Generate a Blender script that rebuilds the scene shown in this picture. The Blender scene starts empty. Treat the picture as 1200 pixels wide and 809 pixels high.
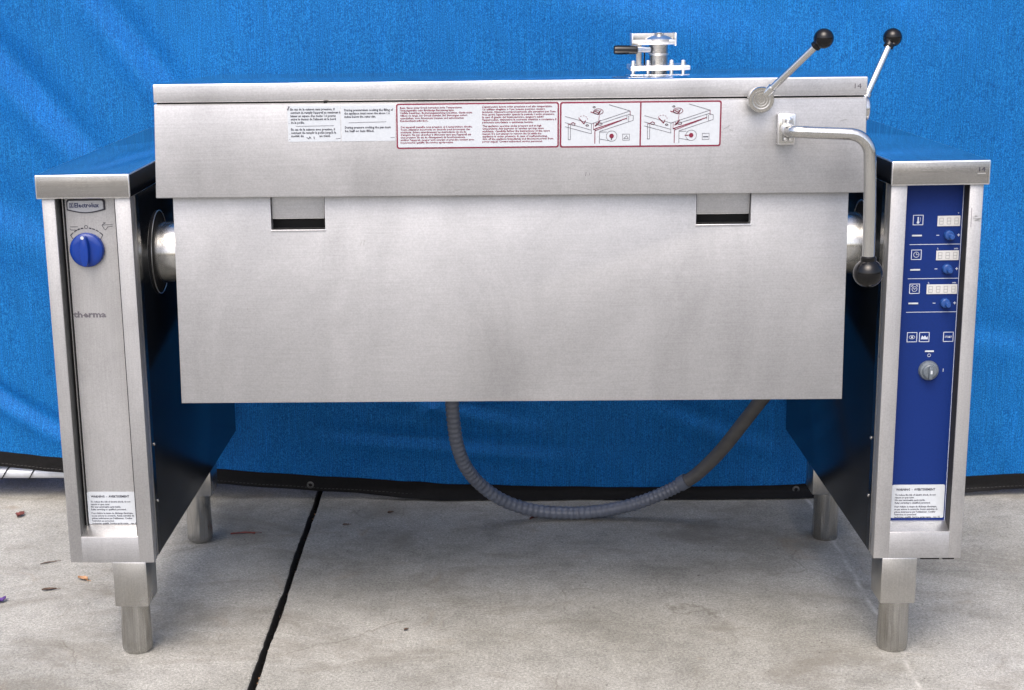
import bpy, bmesh, math, random
from mathutils import Vector, Matrix, noise
random.seed(7)
S = bpy.context.scene
COL = S.collection
PI = math.pi

# ------------------------------------------------------------ camera, sky, sun, exposure
cam_d = bpy.data.cameras.new("camera")
cam = bpy.data.objects.new("camera", cam_d); COL.objects.link(cam)
cam_d.sensor_fit = 'HORIZONTAL'; cam_d.sensor_width = 36.0
cam_d.lens = 1849.525 / 1200 * 36
cam_d.shift_x = 94.239 / 1200; cam_d.shift_y = 31.64 / 1200
cam_d.clip_start = 0.05; cam_d.clip_end = 200
r_ = Vector((0.99905152, 0.03875767, -0.01984701)); u_ = Vector((0.01002407, 0.23884337, 0.97100637))
f_ = Vector((-0.04237428, 0.97028433, -0.23822833))
cam.matrix_world = Matrix(((r_.x, u_.x, -f_.x, -0.01816), (r_.y, u_.y, -f_.y, -2.66215), (r_.z, u_.z, -f_.z, 1.20031), (0, 0, 0, 1)))
S.camera = cam

SUN_EL, SUN_ROT = math.radians(55), math.radians(195)
w = bpy.data.worlds.new("World"); S.world = w; w.use_nodes = True
nt = w.node_tree; nt.nodes.clear()
sky = nt.nodes.new('ShaderNodeTexSky'); sky.sky_type = 'NISHITA'; sky.sun_disc = False
sky.sun_elevation = SUN_EL; sky.sun_rotation = SUN_ROT; sky.air_density = 0.65; sky.dust_density = 5.0; sky.ozone_density = 0.6
bg = nt.nodes.new('ShaderNodeBackground'); bg.inputs[1].default_value = 0.15
wo = nt.nodes.new('ShaderNodeOutputWorld')
nt.links.new(sky.outputs[0], bg.inputs[0]); nt.links.new(bg.outputs[0], wo.inputs[0])
sd = bpy.data.lights.new("sun", 'SUN'); sd.energy = 0.55; sd.angle = math.radians(50); sd.color = (1.0, 0.97, 0.92)
so = bpy.data.objects.new("sun", sd); COL.objects.link(so)
sdir = Vector((math.sin(SUN_ROT) * math.cos(SUN_EL), math.cos(SUN_ROT) * math.cos(SUN_EL), math.sin(SUN_EL)))
so.rotation_euler = sdir.to_track_quat('Z', 'Y').to_euler(); so.location = sdir * 8
S.view_settings.view_transform = 'Standard'; S.view_settings.look = 'None'
S.view_settings.exposure = 1.26; S.view_settings.gamma = 1.0; S.view_settings.use_curve_mapping = False
S.cycles.max_bounces = 8

# ------------------------------------------------------------ materials
MATS = {}
def newmat(name):
    m = bpy.data.materials.new(name); m.use_nodes = True; MATS[name] = m
    n = m.node_tree; b = n.nodes['Principled BSDF']
    return m, n, b
def N(n, t, **kw):
    o = n.nodes.new(t)
    for k, v in kw.items(): setattr(o, k, v)
    return o
def coords(n, scale, rot=(0, 0, 0)):
    tc = N(n, 'ShaderNodeTexCoord'); mp = N(n, 'ShaderNodeMapping')
    mp.inputs['Scale'].default_value = scale; mp.inputs['Rotation'].default_value = rot
    n.links.new(tc.outputs['Object'], mp.inputs[0]); return mp.outputs[0]
def noisetex(n, vec, scale, detail=3, rough=.55, dist=0):
    t = N(n, 'ShaderNodeTexNoise'); t.inputs['Scale'].default_value = scale; t.inputs['Detail'].default_value = detail
    t.inputs['Roughness'].default_value = rough; t.inputs['Distortion'].default_value = dist
    if vec is not None: n.links.new(vec, t.inputs['Vector'])
    return t.outputs['Fac']
def ramp(n, fac, stops):
    r = N(n, 'ShaderNodeValToRGB'); e = r.color_ramp.elements
    while len(e) < len(stops): e.new(.5)
    for k, (p, c) in enumerate(stops):
        e[k].position = p; e[k].color = (c, c, c, 1) if not isinstance(c, tuple) else (*c, 1)
    n.links.new(fac, r.inputs[0]); return r.outputs[0]
def mix(n, fac, a, b, blend='MIX'):
    m = N(n, 'ShaderNodeMix', data_type='RGBA', blend_type=blend)
    for v, s in ((fac, m.inputs[0]), (a, m.inputs[6]), (b, m.inputs[7])):
        if hasattr(v, 'is_linked') or isinstance(v, bpy.types.NodeSocket): n.links.new(v, s)
        elif isinstance(v, tuple): s.default_value = (*v, 1)
        else: s.default_value = v
    return m.outputs[2]
def bumpn(n, h, strength, dist, prev=None):
    b = N(n, 'ShaderNodeBump'); b.inputs['Strength'].default_value = strength; b.inputs['Distance'].default_value = dist
    n.links.new(h, b.inputs['Height'])
    if prev is not None: n.links.new(prev, b.inputs['Normal'])
    return b.outputs[0]

def steel(name, col, rough, grain=(3, 3, 160), var=.10, wob=.25, wscale=3.2, smudge=True, aniso=0.0, metal=1.0):
    m, n, b = newmat(name)
    b.inputs['Metallic'].default_value = metal
    v = coords(n, grain); g = noisetex(n, v, 4.0, 3, .7)
    v2 = coords(n, (1, 1, 1)); big = noisetex(n, v2, 2.6, 4, .6, .4); fine = noisetex(n, v2, 420, 2, .6)
    c = ramp(n, g, [(.25, tuple(x * (1 - var) for x in col)), (.75, tuple(min(1, x * (1 + var * .6)) for x in col))])
    c = mix(n, .6, c, ramp(n, big, [(.3, .88), (.7, 1.0)]), 'MULTIPLY')
    c = mix(n, .7, c, ramp(n, fine, [(.3, .80), (.7, 1.04)]), 'MULTIPLY')
    pat = noisetex(n, coords(n, (1, 1, .5)), 5.5, 5, .65, .6)
    c = mix(n, .7, c, ramp(n, pat, [(.32, .76), (.60, 1.04)]), 'MULTIPLY')
    if smudge:
        sp = noisetex(n, v2, 17, 4, .7, 1.2)
        c = mix(n, ramp(n, sp, [(.70, 0.0), (.80, .5)]), c, tuple(x * .72 for x in col))
    n.links.new(c, b.inputs['Base Color'])
    rr = N(n, 'ShaderNodeMapRange'); rr.inputs[3].default_value = rough * .85; rr.inputs[4].default_value = rough * 1.2
    n.links.new(big, rr.inputs[0]); n.links.new(rr.outputs[0], b.inputs['Roughness'])
    if aniso: b.inputs['Anisotropic'].default_value = aniso
    w1 = noisetex(n, coords(n, (1, 1, .55)), wscale, 2, .5)
    nb = bumpn(n, w1, wob, .012)
    nb = bumpn(n, g, .06, .001, nb)
    n.links.new(nb, b.inputs['Normal'])
    return m
def plain(name, col, rough=.5, metal=0.0, var=.12, nscale=60, bump=0.0, spec=.5, coat=0.0):
    m, n, b = newmat(name)
    f = noisetex(n, coords(n, (1, 1, 1)), nscale, 3)
    c = ramp(n, f, [(.3, tuple(x * (1 - var) for x in col)), (.7, tuple(min(1, x * (1 + var)) for x in col))])
    n.links.new(c, b.inputs['Base Color'])
    b.inputs['Roughness'].default_value = rough; b.inputs['Metallic'].default_value = metal
    b.inputs['Specular IOR Level'].default_value = spec; b.inputs['Coat Weight'].default_value = coat
    if bump: n.links.new(bumpn(n, f, bump, .002), b.inputs['Normal'])
    return m

M_front = steel('brushed_steel', (.495, .500, .512), .45, wob=.45, wscale=2.6, metal=.8)
M_fronv = steel('brushed_steel_upright', (.475, .477, .482), .47, grain=(160, 3, 3), metal=.8)
M_cap = steel('cap_steel', (.46, .455, .445), .24, grain=(3, 3, 300), var=.22, wob=.12)
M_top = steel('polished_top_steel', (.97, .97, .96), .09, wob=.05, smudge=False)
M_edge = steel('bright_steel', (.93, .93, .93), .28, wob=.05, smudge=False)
M_pol = steel('turned_steel', (.68, .68, .66), .17, wob=.08, grain=(120, 120, 3), smudge=False)
M_leg = steel('leg_steel', (.56, .555, .54), .27, grain=(140, 140, 3), wob=.35, wscale=9)
M_foot = steel('foot_steel', (.52, .515, .50), .20, grain=(160, 160, 2), var=.3, wob=.6, wscale=14, smudge=False)
M_grey = steel('dull_grey_steel', (.42, .42, .41), .38)
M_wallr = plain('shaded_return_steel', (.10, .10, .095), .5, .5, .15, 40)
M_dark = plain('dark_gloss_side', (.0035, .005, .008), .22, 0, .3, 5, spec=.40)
M_black = plain('black_plastic', (.003, .003, .0035), .14, 0, .2, 80, spec=.35)
M_void = plain('dark_cavity', (.006, .006, .007), .8)  # near black: shade of gaps and slots in the colour; black collar too
M_blue = plain('blue_control_foil', (.004, .019, .120), .5, 0, .06, 300, spec=.15)
M_dial = plain('blue_dial_plastic', (.014, .055, .21), .25, 0, .05, 60)
M_knob = plain('blue_knob_plastic', (.004, .030, .21), .22, 0, .05, 30, spec=.35, coat=.1)
M_lock = plain('grey_switch_plastic', (.10, .12, .14), .3)
M_white = plain('white_foil', (.42, .455, .49), .45, 0, .03, 200)
M_lcd = plain('display_window', (.47, .48, .48), .3, 0, .04, 300)
M_seg = plain('display_segment', (.24, .25, .25), .4, 0, .05, 300)
M_print = plain('white_print', (.40, .44, .52), .5, 0, .03, 300)
M_ink = plain('dark_ink', (.035, .035, .05), .6)
M_inkg = plain('grey_ink', (.10, .095, .11), .6)
M_red = plain('red_ink', (.15, .003, .026), .5)
M_redt = plain('thin_red_ink', (.16, .020, .045), .5)
M_badge = plain('badge_silver', (.42, .44, .48), .3, .6, .08, 200)
M_navy = plain('navy_ink', (.012, .022, .10), .5)
M_hose = plain('grey_hose_vinyl', (.125, .14, .175), .32, 0, .1, 40)
M_sleeve = plain('brown_grey_rubber', (.095, .092, .09), .5, 0, .15, 40)
M_pipe = plain('galvanised_pipe', (.55, .58, .63), .35, .3, .1, 30)
M_hem = plain('black_hem_webbing', (.0045, .0045, .0055), .8, 0, .35, 120, .4)
M_thread = plain('pale_thread', (.07, .07, .07), .8)
M_brass = plain('grommet_metal', (.10, .10, .10), .45, .8, .3, 90)
M_soil = plain('dark_joint_soil', (.008, .007, .006), .95, 0, .5, 90, .8)
M_darkback = plain('added_backing_black', (.02, .02, .02), .9)

def tarp_mat():
    m, n, b = newmat('blue_mesh_fabric')
    v = coords(n, (1, 1, 1))
    threads = N(n, 'ShaderNodeTexWave', wave_type='BANDS', bands_direction='X'); threads.inputs['Scale'].default_value = 62
    threads.inputs['Distortion'].default_value = 1.2; threads.inputs['Detail'].default_value = 2
    n.links.new(v, threads.inputs['Vector'])
    vn = noisetex(n, coords(n, (300, 1, 9)), 1.0, 4, .7)
    gr = noisetex(n, coords(n, (1.2, 1, .75)), 400, 3, .8)
    big = noisetex(n, v, 1.6, 4, .55, .3)
    mid = noisetex(n, coords(n, (7, 1, 1.2)), 3, 3, .6)
    c = ramp(n, gr, [(.34, (.001, .10, .40)), (.50, (.004, .24, .78)), (.66, (.035, .44, 1.0))])
    c = mix(n, .35, c, ramp(n, threads.outputs['Fac'], [(0, .78), (1, 1.0)]), 'MULTIPLY')
    c = mix(n, .8, c, ramp(n, vn, [(.3, .62), (.7, 1.08)]), 'MULTIPLY')
    c = mix(n, .5, c, ramp(n, big, [(.3, .84), (.7, 1.0)]), 'MULTIPLY')
    c = mix(n, .5, c, ramp(n, mid, [(.3, .86), (.7, 1.0)]), 'MULTIPLY')
    n.links.new(c, b.inputs['Base Color'])
    b.inputs['Roughness'].default_value = .62; b.inputs['Specular IOR Level'].default_value = .3
    nb = bumpn(n, gr, .35, .002); nb = bumpn(n, vn, .25, .002, nb)
    n.links.new(nb, b.inputs['Normal'])
    return m
M_tarp = tarp_mat()

def concrete_mat():
    m, n, b = newmat('weathered_concrete')
    v = coords(n, (1, 1, 1))
    big = noisetex(n, v, 1.7, 5, .6, .5); mid = noisetex(n, v, 7.5, 5, .65, .3); sm = noisetex(n, v, 45, 4, .7)
    gr = noisetex(n, v, 190, 5, .85); gr2 = noisetex(n, v, 480, 3, .8)
    c = ramp(n, big, [(.30, (.235, .232, .205)), (.50, (.335, .333, .305)), (.72, (.42, .418, .39))])
    c = mix(n, .75, c, ramp(n, mid, [(.28, .62), (.5, .90), (.75, 1.05)]), 'MULTIPLY')
    c = mix(n, .7, c, ramp(n, sm, [(.25, .72), (.6, 1.0)]), 'MULTIPLY')
    c = mix(n, .9, c, ramp(n, gr, [(.30, .35), (.48, .88), (.68, 1.5)]), 'MULTIPLY')
    c = mix(n, .9, c, ramp(n, gr2, [(.3, .6), (.7, 1.35)]), 'MULTIPLY')
    # broad dark water stains and rusty patches
    st = noisetex(n, coords(n, (1, 1.6, 1)), 2.9, 6, .7, .8)
    c = mix(n, ramp(n, st, [(.50, 0.0), (.68, .60)]), c, (.14, .128, .105))
    ru = noisetex(n, coords(n, (1.1, 1, 1), (0, 0, .5)), 3.7, 5, .7, 1.0)
    c = mix(n, ramp(n, ru, [(.60, 0.0), (.74, .40)]), c, (.22, .16, .10))
    vo = N(n, 'ShaderNodeTexVoronoi'); vo.inputs['Scale'].default_value = 42; n.links.new(v, vo.inputs['Vector'])
    pick = noisetex(n, v, 9, 2)
    sp = N(n, 'ShaderNodeMath', operation='MULTIPLY'); n.links.new(ramp(n, vo.outputs['Distance'], [(.06, 1.0), (.10, 0.0)]), sp.inputs[0])
    n.links.new(ramp(n, pick, [(.52, 0.0), (.58, .8)]), sp.inputs[1])
    c = mix(n, sp.outputs[0], c, (.05, .04, .035))
    # pale filled hairline running towards the camera near x = 0.71
    cr = N(n, 'ShaderNodeTexVoronoi', feature='DISTANCE_TO_EDGE'); cr.inputs['Scale'].default_value = 1.7
    wob = N(n, 'ShaderNodeMix', data_type='VECTOR'); wob.inputs[0].default_value = .12; n.links.new(v, wob.inputs[4])
    tn = N(n, 'ShaderNodeTexNoise'); tn.inputs['Scale'].default_value = 6; tn.inputs['Detail'].default_value = 5; n.links.new(v, tn.inputs['Vector']); n.links.new(tn.outputs['Color'], wob.inputs[5])
    n.links.new(wob.outputs[1], cr.inputs['Vector'])
    cm = N(n, 'ShaderNodeMath', operation='MULTIPLY'); n.links.new(ramp(n, cr.outputs['Distance'], [(.0008, .55), (.003, 0.0)]), cm.inputs[0])
    n.links.new(ramp(n, noisetex(n, v, 3.1, 2), [(.50, 0.0), (.58, 1.0)]), cm.inputs[1])
    c = mix(n, cm.outputs[0], c, (.12, .11, .09))
    sx = N(n, 'ShaderNodeSeparateXYZ'); n.links.new(v, sx.inputs[0])
    wv = noisetex(n, coords(n, (0, 1, 0)), 5, 3); a = N(n, 'ShaderNodeMath', operation='MULTIPLY_ADD')
    n.links.new(wv, a.inputs[0]); a.inputs[1].default_value = .03; n.links.new(sx.outputs[0], a.inputs[2])
    d = N(n, 'ShaderNodeMath', operation='SUBTRACT'); n.links.new(a.outputs[0], d.inputs[0]); d.inputs[1].default_value = .725
    ab = N(n, 'ShaderNodeMath', operation='ABSOLUTE'); n.links.new(d.outputs[0], ab.inputs[0])
    ln = ramp(n, ab.outputs[0], [(.001, 1.0), (.006, 0.0)]); brk = ramp(n, noisetex(n, v, 14, 3), [(.42, .0), (.6, .6)])
    lm = N(n, 'ShaderNodeMath', operation='MULTIPLY'); n.links.new(ln, lm.inputs[0]); n.links.new(brk, lm.inputs[1])
    c = mix(n, lm.outputs[0], c, (.55, .54, .50))
    n.links.new(c, b.inputs['Base Color']); b.inputs['Roughness'].default_value = .92; b.inputs['Specular IOR Level'].default_value = .25
    nb = bumpn(n, gr, .35, .0008); nb = bumpn(n, sm, .2, .002, nb)
    n.links.new(nb, b.inputs['Normal'])
    return m
M_conc = concrete_mat()

# ------------------------------------------------------------ mesh builder
class MB:
    def __init__(s): s.bm = bmesh.new(); s.mats = []
    def mi(s, m):
        if m not in s.mats: s.mats.append(m)
        return s.mats.index(m)
    def hexa(s, pts, m, bevel=0, segs=2, facemats=None):
        """pts: 8 corners, bottom ring (x0y0,x1y0,x1y1,x0y1) then top ring. facemats by key front/back/left/right/top/bottom"""
        t = bmesh.new(); v = [t.verts.new(p) for p in pts]
        fs = {'bottom': (3, 2, 1, 0), 'top': (4, 5, 6, 7), 'front': (0, 1, 5, 4), 'right': (1, 2, 6, 5), 'back': (2, 3, 7, 6), 'left': (3, 0, 4, 7)}
        for k, idx in fs.items():
            f = t.faces.new([v[i] for i in idx]); f.material_index = s.mi((facemats or {}).get(k, m))
        if bevel: bmesh.ops.bevel(t, geom=t.edges[:] , offset=bevel, segments=segs, profile=.5, affect='EDGES', material=(s.mi(facemats['bevel']) if facemats and 'bevel' in facemats else -1))
        s.merge(t)
    def box(s, x0, x1, y0, y1, z0, z1, m, bevel=0, segs=2, facemats=None):
        s.hexa([(x0, y0, z0), (x1, y0, z0), (x1, y1, z0), (x0, y1, z0), (x0, y0, z1), (x1, y0, z1), (x1, y1, z1), (x0, y1, z1)], m, bevel, segs, facemats)
    def merge(s, t, mat=None):
        me = bpy.data.meshes.new('tmp'); t.to_mesh(me); t.free()
        if mat is not None: me.transform(mat)
        s.bm.from_mesh(me); bpy.data.meshes.remove(me)
    def lathe(s, prof, origin, axis, m, segs=32, cap=True, flute=0, nfl=0, scale=(1, 1)):
        """prof: list of (radius, distance along axis)"""
        ax = Vector(axis).normalized(); q = Vector((0, 0, 1)).rotation_difference(ax)
        t = bmesh.new(); rings = []
        for r, h in prof:
            ring = []
            for k in range(segs):
                a = 2 * PI * k / segs; rr = r * (1 + (flute * math.cos(nfl * a) if nfl else 0))
                ring.append(t.verts.new(Vector(origin) + q @ Vector((rr * math.cos(a) * scale[0], rr * math.sin(a) * scale[1], h))))
            rings.append(ring)
        for a, b in zip(rings, rings[1:]):
            for k in range(segs):
                t.faces.new((a[k], a[(k + 1) % segs], b[(k + 1) % segs], b[k]))
        if cap:
            t.faces.new(rings[0][::-1]); t.faces.new(rings[-1])
        i = s.mi(m)
        for f in t.faces: f.material_index = i
        s.merge(t)
    def cyl(s, p0, p1, r, m, segs=28, bev=0.0):
        L = (Vector(p1) - Vector(p0)).length; b = min(bev, r * .8)
        prof = [(r - b, 0), (r, b), (r, L - b), (r - b, L)] if b else [(r, 0), (r, L)]
        s.lathe(prof, p0, Vector(p1) - Vector(p0), m, segs)
    def ball(s, c, r, m, segs=40):
        s.lathe([(max(1e-5, r * math.sin(PI * k / 20)), -r * math.cos(PI * k / 20)) for k in range(21)], c, (0, 0, 1), m, segs, cap=False)
    def tube(s, pts, r, m, segs=16, rfun=None, closed_caps=True):
        P = [Vector(p) for p in pts]; t = bmesh.new(); rings = []
        nrm = None
        for k, p in enumerate(P):
            d = (P[min(k + 1, len(P) - 1)] - P[max(k - 1, 0)]).normalized()
            if nrm is None: nrm = d.orthogonal().normalized()
            nrm = (nrm - d * nrm.dot(d)).normalized(); bn = d.cross(nrm)
            rr = rfun(k) if rfun else r
            rings.append([t.verts.new(p + (nrm * math.cos(2 * PI * j / segs) + bn * math.sin(2 * PI * j / segs)) * rr) for j in range(segs)])
        for a, b in zip(rings, rings[1:]):
            for k in range(segs): t.faces.new((a[k], a[(k + 1) % segs], b[(k + 1) % segs], b[k]))
        if closed_caps: t.faces.new(rings[0][::-1]); t.faces.new(rings[-1])
        i = s.mi(m)
        for f in t.faces: f.material_index = i
        s.merge(t)
    def poly(s, pts, y0, y1, m, bevel=0):
        """(x,z) outline extruded along y from y0 (front) to y1"""
        t = bmesh.new(); a = [t.verts.new((x, y0, z)) for x, z in pts]; b = [t.verts.new((x, y1, z)) for x, z in pts]
        t.faces.new(a)
        if abs(y1 - y0) > 1e-6:
            t.faces.new(b[::-1]); n = len(pts)
            for k in range(n): t.faces.new((a[(k + 1) % n], a[k], b[k], b[(k + 1) % n]))
        bmesh.ops.recalc_face_normals(t, faces=t.faces[:])
        i = s.mi(m)
        for f in t.faces: f.material_index = i
        if bevel:
            es = [e for e in t.edges if all(abs(v.co.y - y0) < 1e-6 for v in e.verts)]
            bmesh.ops.bevel(t, geom=es, offset=bevel, segments=2, profile=.5, affect='EDGES')
        s.merge(t)
    def line(s, pts, y, wd, m, closed=False):
        P = [Vector((x, 0, z)) for x, z in pts]
        if closed: P.append(P[0])
        t = bmesh.new()
        for a, b in zip(P, P[1:]):
            d = b - a
            if d.length < 1e-7: continue
            d.normalize(); nn = Vector((-d.z, 0, d.x)) * wd / 2; e = d * wd * .35
            q = [a - e + nn, a - e - nn, b + e - nn, b + e + nn]
            f = t.faces.new([t.verts.new((v.x, y, v.z)) for v in q]); f.normal_update()
            if f.normal.y > 0: f.normal_flip()
        i = s.mi(m)
        for f in t.faces: f.material_index = i
        s.merge(t)
    def ring2(s, x, z, r, y, wd, m, a0=0, a1=360, n=24, sz=1):
        k = max(3, int(n)); s.line([(x + r * math.cos(math.radians(a0 + (a1 - a0) * j / k)), z + r * sz * math.sin(math.radians(a0 + (a1 - a0) * j / k))) for j in range(k + 1)], y, wd, m)
    def disc(s, x, z, r, y, m, n=20): s.poly([(x + r * math.cos(2 * PI * k / n), z + r * math.sin(2 * PI * k / n)) for k in range(n)], y, y, m)
    def rrect(s, x0, x1, z0, z1, r, n=4):
        out = []
        for cx, cz, a in ((x1 - r, z1 - r, 0), (x0 + r, z1 - r, 90), (x0 + r, z0 + r, 180), (x1 - r, z0 + r, 270)):
            for k in range(n + 1):
                t = math.radians(a + 90 * k / n); out.append((cx + r * math.cos(t), cz + r * math.sin(t)))
        return out
    def text(s, st, x, z, h, y, m, width=None, bold=0.0, maxw=None):
        bold = bold * 1.0
        cu = bpy.data.curves.new('t', 'FONT'); cu.body = st; cu.size = 1; cu.resolution_u = 1; cu.offset = bold
        ob = bpy.data.objects.new('t', cu); me = bpy.data.meshes.new_from_object(ob)
        if len(me.vertices):
            xs = [v.co.x for v in me.vertices]; x0, x1 = min(xs), max(xs)
            sx = h
            if width: sx = width / (x1 - x0)
            elif maxw and (x1 - x0) * h > maxw: sx = maxw / (x1 - x0)
            me.transform(Matrix(((sx, 0, 0, x - x0 * sx), (0, 0, 1, y), (0, h, 0, z), (0, 0, 0, 1))))
            t = bmesh.new(); t.from_mesh(me); i = s.mi(m)
            for f in t.faces:
                f.material_index = i; f.normal_update()
                if f.normal.y > 0: f.normal_flip()
            s.merge(t)
        bpy.data.meshes.remove(me); bpy.data.objects.remove(ob); bpy.data.curves.remove(cu)
    def build(s, name, parent=None, mat=None, angle=32, smooth=True):
        me = bpy.data.meshes.new(name); s.bm.to_mesh(me); s.bm.free()
        for m in s.mats: me.materials.append(m)
        if mat is not None: me.transform(mat)
        if smooth:
            me.polygons.foreach_set('use_smooth', [True] * len(me.polygons)); me.set_sharp_from_angle(angle=math.radians(angle))
        o = bpy.data.objects.new(name, me); COL.objects.link(o)
        if parent is not None: o.parent = parent
        return o
def tag(o, label=None, cat=None, group=None, kind=None):
    for k, v in (('label', label), ('category', cat), ('group', group), ('kind', kind)):
        if v: o[k] = v
    return o
def catmull(P, n=10):
    P = [Vector(p) for p in P]; out = []
    for i in range(len(P) - 1):
        a, b, c, d = P[max(i - 1, 0)], P[i], P[i + 1], P[min(i + 2, len(P) - 1)]
        for k in range(n):
            t = k / n
            out.append(.5 * ((2 * b) + (c - a) * t + (2 * a - 5 * b + 4 * c - d) * t * t + (3 * b - a - 3 * c + d) * t ** 3))
    out.append(P[-1]); return out

# ------------------------------------------------------------ setting: ground, slabs, added dark backing, tarp
m = MB(); m.box(-14, 14, -14, 4, -.30, -.035, M_soil); tag(m.build('ground', smooth=False), kind='structure')
def slab(x0, x1, seed):
    """cast slab with a slightly chipped, eased edge along the joint"""
    t = MB(); bm = bmesh.new()
    ys = [-14, -6, -3] + [-1.5 + .02 * k for k in range(141)] + [1.6, 2.5, 4]
    left = x0 < -1
    rows = []
    for y in ys:
        wob = (noise.noise(Vector((seed, y * 6, 0))) * .0035 + noise.noise(Vector((seed, y * 38, 3))) * .0022) if -1.6 < y < 1.4 else 0
        j = (x1 + wob) if left else (x0 - wob)
        e = 1 if left else -1
        base = [(j, -.10), (j, -.007), (j - e * .0015, -.002), (j - e * .007, 0.0), (j - e * .05, 0.0), ((x0 if left else x1), 0.0)]
        rows.append([bm.verts.new((px, y, pz)) for px, pz in base])
    for a, b in zip(rows, rows[1:]):
        for k in range(len(a) - 1):
            bm.faces.new((a[k], a[k + 1], b[k + 1], b[k]))
    bmesh.ops.recalc_face_normals(bm, faces=bm.faces[:])
    if sum(f.normal.z for f in bm.faces) < 0:
        for f in bm.faces: f.normal_flip()
    i = t.mi(M_conc); sl = t.mi(M_soil)
    bm.normal_update()
    for f in bm.faces: f.material_index = sl if abs(f.normal.z) < .62 else i
    t.merge(bm); return tag(t.build('concrete_pavement', angle=60), kind='structure')
slab(-14, -.4640, 1.7); slab(-.4530, 14, 5.1)
m = MB(); m.box(-4.5, 4.5, 1.35, 1.45, -.02, 2.6, M_darkback, .004)  # added panel that keeps the gap behind the tarp dark
tag(m.build('added_dark_backing'), kind='structure')

HEM = [(-4.5, .165), (-1.6, .142), (-1.223, .123), (-1.099, .109), (-.666, .073), (-.4, .052), (-.152, .034), (.215, .0235), (.62, .025), (.95, .036), (1.2, .051), (2.0, .075), (4.5, .10)]
def hem_z(x):
    for (a, za), (b, zb) in zip(HEM, HEM[1:]):
        if x <= b:
            t = (x - a) / (b - a); return za + (zb - za) * t
    return HEM[-1][1]
FOLDS = [  # x0,z0,x1,z1,width,depth : diagonal drape folds of the fabric
    (-.92, 1.22, -.70, .93, .030, .011), (-1.25, 1.20, -.90, .80, .035, .013), (-1.45, .42, -.98, .13, .018, .012),
    (-1.5, .9, -.8, .55, .05, .006), (-.30, .28, .05, .20, .016, .007), (-.42, .17, .12, .12, .014, .006), (.02, .33, .30, .30, .014, .005),
    (.35, .24, .62, .14, .018, .005), (.95, .9, 1.4, .45, .09, .004), (1.02, .42, 1.4, .36, .03, .003),
    (-.2, 1.35, .6, 1.12, .06, .006), (.5, 1.5, 1.0, 1.1, .05, .006), (-.25, .20, -.05, .33, .012, .005)]
def tarp_y(x, z):
    y = .95 + .010 * noise.noise(Vector((x * 1.3, z * .9, 1))) + .004 * noise.noise(Vector((x * 6, z * 2.2, 4)))
    low = max(0, 1 - z / .5)
    y += low * .006 * noise.noise(Vector((x * 9, z * 7, 9))) + low * .004 * noise.noise(Vector((x * 21, z * 16, 2)))
    for x0, z0, x1, z1, wd, dp in FOLDS:
        dp = dp * 1.6
        dx, dz = x1 - x0, z1 - z0; L2 = dx * dx + dz * dz
        t = ((x - x0) * dx + (z - z0) * dz) / L2; tc = min(1, max(0, t)); fall = math.exp(-((t - tc) ** 2) * L2 / (.08 ** 2))
        d = ((x - x0) * dz - (z - z0) * dx) / math.sqrt(L2)
        fade = math.sin(PI * min(1, max(0, t * .8 + .1)))
        y += dp * fade * fall * math.exp(-(d / wd) ** 2) * (1 - .0) - dp * .7 * fade * fall * math.exp(-((d - wd * 1.5) / wd) ** 2)
    return y
def sheet(name, xs, zf, nz, yf, mat_, parent=None, thick=.0015, t=None):
    bm = bmesh.new(); g = []
    for x in xs:
        zb, zt = zf(x); col = []
        for k in range(nz + 1):
            z = zb + (zt - zb) * k / nz; col.append(bm.verts.new((x, yf(x, z), z)))
        g.append(col)
    for a, b in zip(g, g[1:]):
        for k in range(nz): bm.faces.new((a[k], b[k], b[k + 1], a[k + 1]))
    bmesh.ops.solidify(bm, geom=bm.faces[:], thickness=-thick)
    i = (t or (t := MB())).mi(mat_)
    for f in bm.faces: f.material_index = i
    t.merge(bm); return t.build(name, parent, angle=60)
xs = [-4.5 + .3 * k for k in range(10)] + [-1.5 + .0125 * k for k in range(241)] + [1.8 + .3 * k for k in range(10)]
tarp = sheet('fabric_tarp', xs, lambda x: (hem_z(x), 2.6), 190, tarp_y, M_tarp)
tag(tarp, 'bright blue woven mesh tarp hung as a backdrop behind the steel appliance', 'tarp')
m = MB()
for k in range(330):
    x = -1.5 + k * .0093
    if hem_z(x) - .026 < .010: continue
    z = hem_z(x) - .026; y = tarp_y(x, hem_z(x)) - .0055
    m.box(x, x + .0055, y - .0006, y, z - .0004, z + .0004, M_thread)
hem = sheet('hem', xs, lambda x: (max(.003, hem_z(x) - .034), hem_z(x) + .004), 4, lambda x, z: tarp_y(x, hem_z(x)) - .004 - 1.6 * max(0, (.016 - z)) * (1 if hem_z(x) < .06 else 0), M_hem, tarp, .003, m)
for gx, gz in ((-.473, .038), (.685, .019), (-1.9, .11), (1.9, .05)):
    m = MB(); m.lathe([(.0045, 0), (.0085, 0), (.0085, .002), (.0045, .0025), (.0045, 0)], (gx, tarp_y(gx, hem_z(gx)) - .0045, gz), (0, -1, 0), M_brass, 24, cap=False)
    m.build('grommet', tarp)
m = MB(); m.cyl((-4.2, .972, .085), (-.62, .972, .064), .0145, M_pipe)
pipe = tag(m.build('fence_rail'), 'pale galvanised pipe lying low along the tarp hem at far left', 'pipe')
for x in (-1.72, -1.45, -1.222, -1.155, -.93):
    z = .085 - (x + 4.2) * .021 / 3.58; m = MB()
    m.tube([(x - .012 + .030 * k / 30, .972 - .0165 * math.sin(PI * k / 30 * 1.0), z - .0165 * math.cos(PI * k / 30)) for k in range(31)] + [(x + .021, .966, z + .030)], .0014, M_hem, 6)
    m.build('lacing_wire', pipe)

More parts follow.
